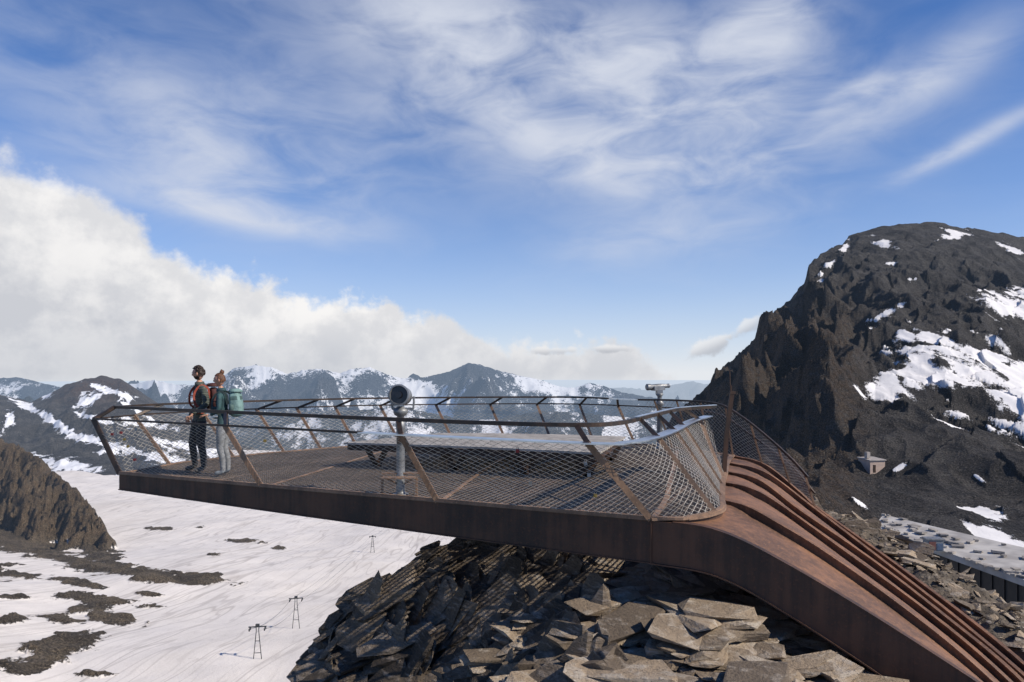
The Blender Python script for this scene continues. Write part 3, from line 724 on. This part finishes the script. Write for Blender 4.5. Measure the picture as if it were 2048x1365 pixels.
# ------------------------------------------------------------------ TELESCOPES
def scope_a(loc):
    e=empty('coin_telescope',loc)
    b=B(); b.lathe((0,0,0),[(0,.11),(.012,.11),(.014,.07),(.05,.062),(.9,.058),(.93,.064),(1.02,.066),(1.03,.05),(1.10,.05),(1.12,.085),(1.15,.10),(1.19,.105),(1.21,.07),(1.24,.05)],n=24)
    b.build('post',[M_zinc],e,True)
    b=B()
    ax=(-.1,-1,.10)
    b.lathe((.03,.16,1.375),[(0,.06),(.02,.10),(.06,.128),(.24,.135),(.30,.148),(.32,.150),(.325,.128),(.29,.122)],ax,28,0)
    b.lathe((.03-.029,.16-.285,1.375+.03),[(0,.12),(.006,.12)],ax,28,1)
    b.lathe((.03-.031,.16-.30,1.375+.031),[(0,.05),(.03,.045)],ax,20,1)
    b.lathe((.03,.10,1.375),[(-.02,.04),(-.12,.035),(-.14,.045)],ax,16,1)
    for s_ in (-1,1):
        b.bar([(.03+s_*.145,.02,1.20),(.03+s_*.155,.02,1.30),(.03+s_*.150,.02,1.38)],.02,.07,0,up=(0,1,0))
    b.bar([(-.12,.02,1.205),(.18,.02,1.205)],.08,.03,0)
    b.build('viewer_head',[M_zinc,M_black],e)
    b=B(); b.box((0,-.02,.30),(.52,.05,.02)); b.box((-.0,-.16,.26),(.46,.16,.02)); b.bar([(-.2,-.1,.25),(-.05,0,.15)],.03,.02); b.bar([(.2,-.1,.25),(.05,0,.15)],.03,.02)
    b.box((-.24,-.1,.13),(.03,.03,.26)); b.box((.24,-.1,.13),(.03,.03,.26))
    b.build('step',[M_cortL],e)
    b=B(); b.box((.0,-.062,.78),(.07,.012,.12)); b.build('coin_box',[M_rail],e)
    return e
def scope_b(loc):
    e=empty('coin_telescope',loc)
    b=B(); b.lathe((0,0,0),[(0,.13),(.015,.13),(.016,.07),(.25,.065),(.95,.055),(.98,.085),(1.02,.10),(1.05,.08),(1.10,.05),(1.17,.05),(1.22,.09),(1.25,.06)],n=20)
    b.build('post',[M_zinc],e,True)
    b=B()
    b.lathe((-.30,0,1.38),[(0,.055),(.02,.075),(.10,.07),(.12,.055),(.34,.06),(.44,.05),(.50,.042),(.56,.05),(.58,.035)],(1,.25,.06),18)
    b.lathe((-.28,.12,1.38),[(0,.055),(.02,.075),(.10,.07),(.12,.055),(.34,.06),(.44,.05),(.50,.042),(.56,.05),(.58,.035)],(1,.25,.06),18)
    b.box((-.02,.08,1.36),(.26,.20,.10),(0,-.06,.24)); b.box((0,.04,1.28),(.14,.14,.10))
    b.build('binocular_head',[M_zinc],e,False,.004)
    return e
scope_a((-1.57,9.62,0)); scope_b((3.33,15.4,0))

# ------------------------------------------------------------------ HIKERS
skinM=simple('skin',(.50,.27,.18),(.42,.22,.15),10,.55)
def hair_mat(n,c): return simple(n,c,tuple(x*.4 for x in c),60,.6,0,.6,90)
def cloth(name,c1,c2=None,quilt=0):
    m,t,p=newmat(name); pos=t.new('ShaderNodeTexCoord').outputs['Object']
    c2=c2 or tuple(x*.7 for x in c1)
    col=t.mix(t.ss(t.noise(pos,9,4),.35,.65),c1,c2); p.inputs['Roughness'].default_value=.75
    h=t.noise(pos,14,4,.6)
    if quilt:
        w_=t.new('ShaderNodeTexWave',wave_type='BANDS',bands_direction='Z'); t.put(w_.inputs['Vector'],pos); w_.inputs['Scale'].default_value=quilt; w_.inputs['Distortion'].default_value=.6
        col=t.mix(t.ss(w_.outputs['Fac'],0,.35,.6,0),col,tuple(x*.3 for x in c1)); h=w_.outputs['Fac']
    t.put(p.inputs['Base Color'],col); t.put(p.inputs['Normal'],t.bump(h,.7,.02))
    return m
def skin_obj(name,J,E,Rr,mats,assign,parent,root=0,post_fn=None,sub=2):
    me=bpy.data.meshes.new(name); bm=bmesh.new(); ly=bm.verts.layers.skin.verify()
    vs=[bm.verts.new(j) for j in J]
    for v,r in zip(vs,Rr):
        v[ly].radius=(r,r) if not isinstance(r,tuple) else r
    vs[root][ly].use_root=True
    for a,c in E: bm.edges.new((vs[a],vs[c]))
    bm.to_mesh(me); bm.free()
    ob=link(bpy.data.objects.new(name,me),None)
    s=ob.modifiers.new('skin','SKIN'); s.use_smooth_shade=True; s.branch_smoothing=.6
    sb=ob.modifiers.new('sub','SUBSURF'); sb.levels=sub; sb.render_levels=sub
    dg=bpy.context.evaluated_depsgraph_get(); dg.update()
    nm=bpy.data.meshes.new_from_object(ob.evaluated_get(dg)); ob.modifiers.clear(); ob.data=nm
    nm.materials.clear()
    for m in mats: nm.materials.append(m)
    if post_fn:
        for v in nm.vertices: v.co=post_fn(v.co.copy())
    for p in nm.polygons:
        p.use_smooth=True; p.material_index=assign(p.center)
    ob.parent=parent
    return ob
def head(parent,c,yaw,sc,hairm,beard,bun,tilt=0):
    bm=bmesh.new(); bmesh.ops.create_uvsphere(bm,u_segments=40,v_segments=30,radius=1)
    Rz=Matrix.Rotation(yaw,3,'Z')@Matrix.Rotation(tilt,3,'X')
    mats=[skinM,hairm,simple('lips',(.42,.16,.13)),simple('eye_white',(.7,.7,.68)),M_black]
    g=lambda p,q,s: math.exp(-((p[0]-q[0])**2+(p[1]-q[1])**2)/(s*s))
    for v in bm.verts:
        x,y,z=v.co
        fx=x*.074; fy=y*.095; fz=z*.115
        if z<0: k=1+.30*z*(1 if y<0.2 else .6); fx*=k; fy=fy*(1+.12*z)
        if y<0:
            q=(fx,fz)
            fy-=.026*g(q,(0,-.022),.013)+.014*g(q,(0,.0),.011)
            fy+=.010*(g(q,(.030,.008),.014)+g(q,(-.030,.008),.014))
            fy-=.006*g(q,(0,.028),.035)
            fy-=.007*g(q,(0,-.058),.016)
            fy-=.010*g(q,(0,-.095),.02)
        v.co=(fx,fy,fz)
    for f in bm.faces:
        c0=f.calc_center_median(); m=0
        if c0.y<0 and abs(c0.x)<.022 and abs(c0.z+.058)<.009: m=2
        elif beard and c0.z<-.045 and c0.y<.03 and not (abs(c0.x)<.02 and c0.z>-.068): m=1
        f.material_index=m; f.smooth=True
    def addball(p,s_,m):
        r=bmesh.ops.create_uvsphere(bm,u_segments=10,v_segments=8,radius=1)
        for v in r['verts']:
            v.co=Vector((v.co.x*s_[0]+p[0],v.co.y*s_[1]+p[1],v.co.z*s_[2]+p[2]))
            for f in v.link_faces: f.material_index=m; f.smooth=True
    for s_ in (-1,1):
        addball((s_*.030,-.082,.008),(.012,.009,.008),3); addball((s_*.030,-.0895,.008),(.005,.004,.005),4)
        addball((s_*.076,.008,-.008),(.010,.020,.032),0)
        addball((s_*.030,-.093,.026),(.016,.005,.004),1)
    r=bmesh.ops.create_uvsphere(bm,u_segments=44,v_segments=34,radius=1)
    dead=[]
    for v in r['verts']:
        x,y,z=v.co
        nse=float(fbm(np.array(x*3.5+5),np.array(y*3.5),z*3.5,3))
        a=(.012 if beard else .004); th=1.08+nse*(a*12)
        if beard and z>.1: th+=.08*max(0,z)
        v.co=(x*.076*th,y*.097*th+.006,z*.116*th+.004)
        if (y<-.15 and z<.50-.1*y) or (z<-.42) or (y<.12 and z<-.02): dead.append(v)
    for v in r['verts']:
        for f in v.link_faces: f.material_index=1; f.smooth=True
    bmesh.ops.delete(bm,geom=dead,context='VERTS')
    if bun:
        addball((0,.055,.135),(.044,.042,.042),1); addball((0,.03,.105),(.05,.05,.03),1)
        for k in range(6): addball((random.uniform(-.03,.03),.055+random.uniform(-.03,.03),.14+random.uniform(-.02,.035)),(.02,.02,.02),1)
    if beard:
        for k in range(90):
            a=random.uniform(0,6.28); zz=random.uniform(.15,1); rr=math.sqrt(max(0,1-zz*zz))
            px,py,pz=rr*math.cos(a),rr*math.sin(a),zz
            if py<-.35 and pz<.62: continue
            addball((px*.086,py*.106+.006,pz*.128+.004),(random.uniform(.008,.015),)*3,1)
    me=bpy.data.meshes.new('head')
    M4=Matrix.Translation(Vector(c))@Rz.to_4x4()@Matrix.Scale(sc,4)
    bm.transform(M4); bm.to_mesh(me); bm.free()
    for m in mats: me.materials.append(m)
    return link(bpy.data.objects.new('head',me),parent)
def hand(parent,w_,dirv,palm_n,side,name,curl=.5):
    d_=Vector(dirv).normalized(); n_=Vector(palm_n); n_=(n_-d_*n_.dot(d_)).normalized(); s_=d_.cross(n_)*side
    w_=Vector(w_); Rr=[(.026,.020),(.036,.018),(.034,.016)]; E=[(0,1),(1,2)]
    J=[w_-d_*.02,w_+d_*.04,w_+d_*.075]
    for k,(off,ln) in enumerate([(.030,.070),(.010,.080),(-.010,.074),(-.029,.058)]):
        a=w_+d_*(.085-abs(off)*.2)+s_*off
        i=len(J); c_=curl
        p1=a+(d_*math.cos(c_*.5)+n_*math.sin(c_*.5))*ln*.45
        p2=p1+(d_*math.cos(c_*1.3)+n_*math.sin(c_*1.3))*ln*.32
        p3=p2+(d_*math.cos(c_*2)+n_*math.sin(c_*2))*ln*.26
        J+=[a,p1,p2,p3]; Rr+=[.0095,.009,.008,.007]; E+=[(2,i),(i,i+1),(i+1,i+2),(i+2,i+3)]
    i=len(J); a=w_+d_*.03+s_*.034
    J+=[a,a+d_*.028+s_*.018+n_*.012,a+d_*.056+s_*.020+n_*.022]; Rr+=[.012,.010,.008]; E+=[(1,i),(i,i+1),(i+1,i+2)]
    return skin_obj(name,J,E,Rr,[skinM],lambda c:0,parent,sub=1)
def pack(parent,c,size,mat,mat2,ang=0):
    bm=bmesh.new(); bmesh.ops.create_cube(bm,size=1)
    bmesh.ops.subdivide_edges(bm,edges=bm.edges[:],cuts=5,use_grid_fill=True)
    for v in bm.verts:
        x,y,z=v.co
        k=(abs(x*2)**4+abs(y*2)**4+abs(z*2)**4)**.25
        x,y,z=[q/ max(k,1e-6)*max(abs(x),abs(y),abs(z))*2*.9 for q in (x,y,z)]
        y*=1+.25*(-z if y>0 else 0)
        x*=1-.12*max(0,z*2)
        nn=float(fbm(np.array(x*5.),np.array(y*5.),z*5,3))*.05
        v.co=(x*size[0]*(1+nn),y*size[1]*(1+nn),z*size[2])
    for f in bm.faces:
        f.smooth=True; z=f.calc_center_median().z/size[2]
        f.material_index=1 if (.20<z<.27 ) or (-.30<z<-.25) else 0
    bm.transform(Matrix.Translation(Vector(c))@Matrix.Rotation(ang,4,'X'))
    me=bpy.data.meshes.new('backpack'); bm.to_mesh(me); bm.free(); me.materials.append(mat); me.materials.append(mat2)
    return link(bpy.data.objects.new('backpack',me),parent)
def person(name,loc,yaw,H,female,headyaw,J,jack,pants,shoe,hairc,packm,strapm,accent):
    e=empty(name,loc); e.rotation_euler=(0,0,yaw); k=H/1.80; e.scale=(k,k,k)
    names=list(J.keys()); idx={n:i for i,n in enumerate(names)}
    E=[('pelvis','waist'),('waist','chest'),('chest','upper'),('upper','neck'),('neck','nape'),
       ('upper','shL'),('shL','elL'),('elL','wrL'),('upper','shR'),('shR','elR'),('elR','wrR'),
       ('pelvis','hipL'),('hipL','thL'),('thL','knL'),('knL','cfL'),('cfL','anL'),('anL','toL'),('pelvis','hipR'),('hipR','thR'),('thR','knR'),('knR','cfR'),('cfR','anR'),('anR','toR')]
    f=.88 if female else 1.0
    rad=dict(pelvis=.145*(1.02 if female else 1),waist=.135*f,chest=.165*f,upper=.14*f,neck=.062*f,nape=.056*f,shL=.078*f,elL=.056*f,wrL=.038*f,hipL=.105,thL=.092*f,knL=.068*f,cfL=.062*f,anL=.048,toL=.042)
    R_=[]
    for n_ in names:
        key=n_ if n_ in rad else n_[:-1]+'L'; R_.append(rad[key])
    def post_fn(c):
        if .86<c.z<1.53 and abs(c.x)<.25: 
            wgt=min(1,(c.z-.86)/.08,(1.53-c.z)/.05); c.y*=1-.22*wgt
        if c.z<.008: c.z=.008
        return c
    def assign(c):
        if c.z<.105: return 2
        if c.z>1.515 and abs(c.x)<.085: return 3
        if c.z>.90: return 0
        for s_ in 'LR':
            if (Vector(c)-Vector(J['wr'+s_])).length<.11 and abs(c.x)>.17: return 0
        return 1
    skin_obj('body',[J[n_] for n_ in names],[(idx[a],idx[c]) for a,c in E],R_,[jack,pants,shoe,skinM],assign,e,root=idx['pelvis'],post_fn=post_fn)
    np_=Vector(J['nape']); hairm=hair_mat(name+'_hair',hairc)
    head(e,np_+Vector((0,-.012,.10)),headyaw,1.0 if not female else .94,hairm,not female,female,tilt=.08)
    b=B()
    nk=Vector(J['neck'])
    b.lathe(nk+Vector((0,.0,-.035)),[(0,.085),(.03,.078),(.06,.072),(.062,.066),(.03,.066)],(0,-.1,1),20,0)
    b.build('collar',[jack],e,True)
    b=B()
    for s_ in (-1,1):
        zc=J['chest'][2]; yb=J['chest'][1]
        path=cat([(s_*.11,yb+.12,zc-.02),(s_*.115,yb+.10,zc+.15),(s_*.11,yb+.0,zc+.205),(s_*.11,yb-.095,zc+.13),(s_*.12,yb-.135,zc+.0),(s_*.15,yb-.10,zc-.14),(s_*.165,yb+.02,zc-.2)],20)
        b.bar(path,.034,.012,0,up=(s_,0,.2))
    b.bar(cat([(-.16,yb+.02,1.02),(-.12,yb-.10,1.02),(0,yb-.128,1.02),(.12,yb-.10,1.02),(.16,yb+.02,1.02)],14),.03,.012,0)
    b.bar([(-.11,yb-.137,zc+.03),(.11,yb-.137,zc+.03)],.02,.012,0)
    b.build('straps',[strapm],e)
    pack(e,(0,J['chest'][1]+.235,1.26),(.31,.23,.50) if female else (.28,.17,.44),packm,accent,.06)
    b=B()
    b.lathe((0,J['chest'][1]+.225,1.50),[(-.03,.12),(.0,.115),(.03,.08),(.035,.0)],(0,0,1),18,0)
    for s_ in (-1,1): b.lathe((s_*.150,J['chest'][1]+.20,1.08),[(0,.04),(.16,.045),(.18,.03)],(0,0,1),12,1)
    b.build('pack_lid',[packm,accent],e,True)
    return e
Jm=dict(pelvis=(0,0,.96),waist=(0,.0,1.10),chest=(0,.005,1.29),upper=(0,.012,1.43),neck=(0,.005,1.53),nape=(0,-.008,1.60),
 shL=(.185,.012,1.43),elL=(.30,.02,1.17),wrL=(.27,-.20,1.02),shR=(-.185,.012,1.43),elR=(-.265,.05,1.16),wrR=(-.235,-.09,.95),
 hipL=(.09,0,.90),thL=(.11,-.01,.72),knL=(.125,-.02,.49),cfL=(.13,.02,.33),anL=(.135,.03,.085),toL=(.16,-.13,.045),
 hipR=(-.09,0,.90),thR=(-.115,-.03,.72),knR=(-.14,-.075,.49),cfR=(-.15,-.05,.33),anR=(-.16,-.02,.085),toR=(-.20,-.18,.045))
Jw=dict(pelvis=(0,0,.96),waist=(0,.0,1.09),chest=(0,-.015,1.28),upper=(0,-.015,1.42),neck=(0,-.03,1.52),nape=(0,-.05,1.59),
 shL=(.165,-.015,1.42),elL=(.225,.0,1.17),wrL=(.17,-.21,1.08),shR=(-.165,-.015,1.42),elR=(-.22,-.09,1.20),wrR=(-.15,-.33,1.16),
 hipL=(.085,0,.90),thL=(.095,-.01,.72),knL=(.09,-.03,.49),cfL=(.09,.015,.33),anL=(.09,.03,.085),toL=(.10,-.12,.045),
 hipR=(-.085,0,.90),thR=(-.09,0,.72),knR=(-.085,.0,.49),cfR=(-.09,.045,.33),anR=(-.09,.06,.085),toR=(-.10,-.10,.045))
jm=cloth('green_puffer_jacket',(.11,.125,.10),None,11); bp=cloth('black_trousers',(.018,.018,.022)); bs=cloth('dark_boots',(.05,.045,.04),(.10,.09,.08))
jw=cloth('teal_jacket',(.02,.05,.06),(.03,.08,.085)); gp=cloth('grey_trousers',(.26,.27,.28)); gs=cloth('grey_shoes',(.22,.25,.28))
org_=cloth('orange_red',(.30,.05,.025)); red=cloth('dark_red_pack',(.07,.018,.015)); tealp=cloth('sage_pack',(.20,.33,.31)); drk=cloth('dark_webbing',(.03,.05,.05))
man=person('hiker_man',(-5.38,11.75,.0),math.radians(-48),1.80,False,math.radians(-42),Jm,jm,bp,bs,(.035,.018,.010),red,org_,red)
wom=person('hiker_woman',(-4.80,11.34,.0),math.radians(-84),1.70,True,math.radians(2),Jw,jw,gp,gs,(.16,.065,.028),tealp,drk,cloth('dark_sage',(.08,.14,.13)))
hand(man,Jm['wrL'],(-.1,-.7,-.7),(-1,0,0),1,'hand_left',.7); hand(man,Jm['wrR'],(.05,-.35,-.95),(1,0,0),-1,'hand_right',.5)
hand(wom,Jw['wrL'],(-.3,-.9,-.1),(0,0,-1),1,'hand_left',.5); hand(wom,Jw['wrR'],(.1,-.95,-.1),(0,0,-1),-1,'hand_right',.6)

# ------------------------------------------------------------------ SKI LIFT PYLONS
M_pyl=simple('pylon_steel',(.07,.075,.08),(.04,.045,.05),1,.6,.3)
def gzz(x,y): return float(gz(np.array(float(y))))
tops=[]
for (u_,Y_,h) in [(515,150,8.2),(592,187,8.4),(745,390,8.2),(790,500,8.2),(822,600,8.0)]:
    x=(u_-1024)/F*Y_; z=gzz(x,Y_); b=B(); rr=.09 if Y_<300 else .14
    for s_ in (-1,1):
        b.tube([(s_*1.1,0,-1.5),(s_*.25,0,h*.9)],rr,6); b.tube([(s_*.25,0,h*.9),(s_*.3,0,h)],rr,6)
    b.bar([(-1.9,0,h),(1.9,0,h)],rr*2,rr*2.4); b.bar([(-.5,0,h*.62),(.5,0,h*.62)],rr,rr*1.4); b.bar([(-.8,0,h*.3),(.8,0,h*.3)],rr,rr*1.4)
    for s_ in (-1.6,1.6):
        b.box((s_,0,h-.35),(.25,1.6,.25)); b.lathe((s_-.1,-.5,h-.5),[(0,.3),(.2,.3)],(1,0,0),12); b.lathe((s_-.1,.5,h-.5),[(0,.3),(.2,.3)],(1,0,0),12)
    b.box((0,0,h+.35),(.8,.4,.5))
    o=b.build('ski_lift_pylon',[M_pyl]); o.location=(x,Y_,z); o.rotation_euler=(0,0,math.radians(8)); tops.append((x,Y_,z+h))
b=B()
for sx in (-1.6,1.6):
    for i in range(len(tops)-1):
        p=np.array(tops[i]);q_=np.array(tops[i+1]); P=[]
        for k in np.linspace(0,1,9): r_=p*(1-k)+q_*k; P.append((r_[0]+sx,r_[1],r_[2]-.5-k*(1-k)*6))
        b.tube(P,.04,4)
b.build('ski_lift_cable',[M_pyl])

# ------------------------------------------------------------------ HUT + LOW BUILDING
def find(u_,v_):
    ys=np.linspace(60,380,1500); xx,zz=rm_h(np.full(ys.shape,float(u_)),ys); vv=HV-F*(zz-CZ)/ys
    i=int(np.argmax(vv<v_)); return xx[i],ys[i],zz[i]
hx,hy,hzv=find(1752,948); k=hy/F
hut=empty('stone_hut',(hx,hy,hzv)); w_=34*k; h_=26*k
b=B(); b.box((0,w_/2,h_/2-.4),(w_,w_,h_+.8),(0,0,.2)); b.build('walls',[simple('hut_plaster',(.50,.38,.31),(.42,.33,.28),2,.85,0,.2,5)],hut)
b=B(); b.box((0,w_/2,h_+.08),(w_*1.12,w_*1.12,.14),(.05,0,.2)); b.box((-w_*.3,w_*.4,h_+.5*k*18),(w_*.22,w_*.22,12*k),(0,0,.2)); b.build('roof',[simple('hut_roof',(.4,.36,.33),(.3,.28,.26),2)],hut)
b=B(); b.box((-.12*w_,-w_*.02,h_*.35),(w_*.2,.08,h_*.6),(0,0,.2)); b.build('door',[M_rail],hut)

bld=empty('low_building')
b=B()
RZ=-9.0
Pn=[np.array((25.2,47.5)),np.array((26.9,31.0)),np.array((30,20))]; Pf=[np.array((27.2,50.0)),np.array((31.5,37.5)),np.array((40,24))]
top=[(*p,RZ) for p in Pn]+[(*p,RZ+.3) for p in Pf]
V=top+[(x,y,z-.35) for x,y,z in top]
b.add(V,[(0,1,4,3),(1,2,5,4),(6,9,10,7),(7,10,11,8),(0,6,7,1),(1,7,8,2),(3,4,10,9),(4,5,11,10),(0,3,9,6),(2,8,11,5)])
b.build('roof',[simple('roof_concrete',(.50,.48,.45),(.30,.285,.27),.5,.85,0,.3,3)],bld)
b=B()
for i in range(2):
    p,q_=Pn[i]+np.array((.25,0)),Pn[i+1]+np.array((.25,0))
    b.add([(*p,RZ-.36),(*q_,RZ-.36),(*q_,RZ-9),(*p,RZ-9)],[(0,1,2,3)])
    for kk in np.arange(0,1,.05):
        r_=p*(1-kk)+q_*kk; b.box((r_[0]-.03,r_[1],RZ-4),(.06,.06,7.2))
b.add([(*Pn[0],RZ-.36),(*Pf[0],RZ-.36),(*Pf[0],RZ-9),(*Pn[0],RZ-9)],[(0,1,2,3)])
b.build('walls',[simple('black_cladding',(.012,.013,.015),(.02,.02,.022),1,.6)],bld)
b=B()
for i in range(70):
    f=random.random(); g=random.random()**1.6; a_=(Pn[0]*(1-f)+Pn[1]*f); c_=(Pf[0]*(1-f)+Pf[1]*f); q_=a_*(1-g)+c_*g; s_=random.uniform(.15,.7)
    b.box((q_[0],q_[1],RZ+.05+.3*g),(s_,s_*random.uniform(.5,1),.06+.1*random.random()),(random.uniform(-.15,.15),random.uniform(-.15,.15),random.uniform(0,3)))
b.build('roof_slabs',[simple('slab_stone',(.42,.38,.33),(.20,.185,.17),1)],bld)
e=empty('utility_box',(25.3,41.0,RZ)); b=B(); b.box((0,0,.35),(.95,.5,.7),m=0); b.box((0,0,.74),(1.05,.6,.08),m=1); b.box((-.2,-.26,.35),(.4,.02,.5),m=2); b.box((.25,-.26,.3),(.35,.02,.4),m=3)
b.build('casing',[simple('box_grey',(.2,.22,.24)),M_zinc,simple('panel_red',(.18,.07,.06)),simple('panel_blue',(.08,.13,.22))],e)
print('done')
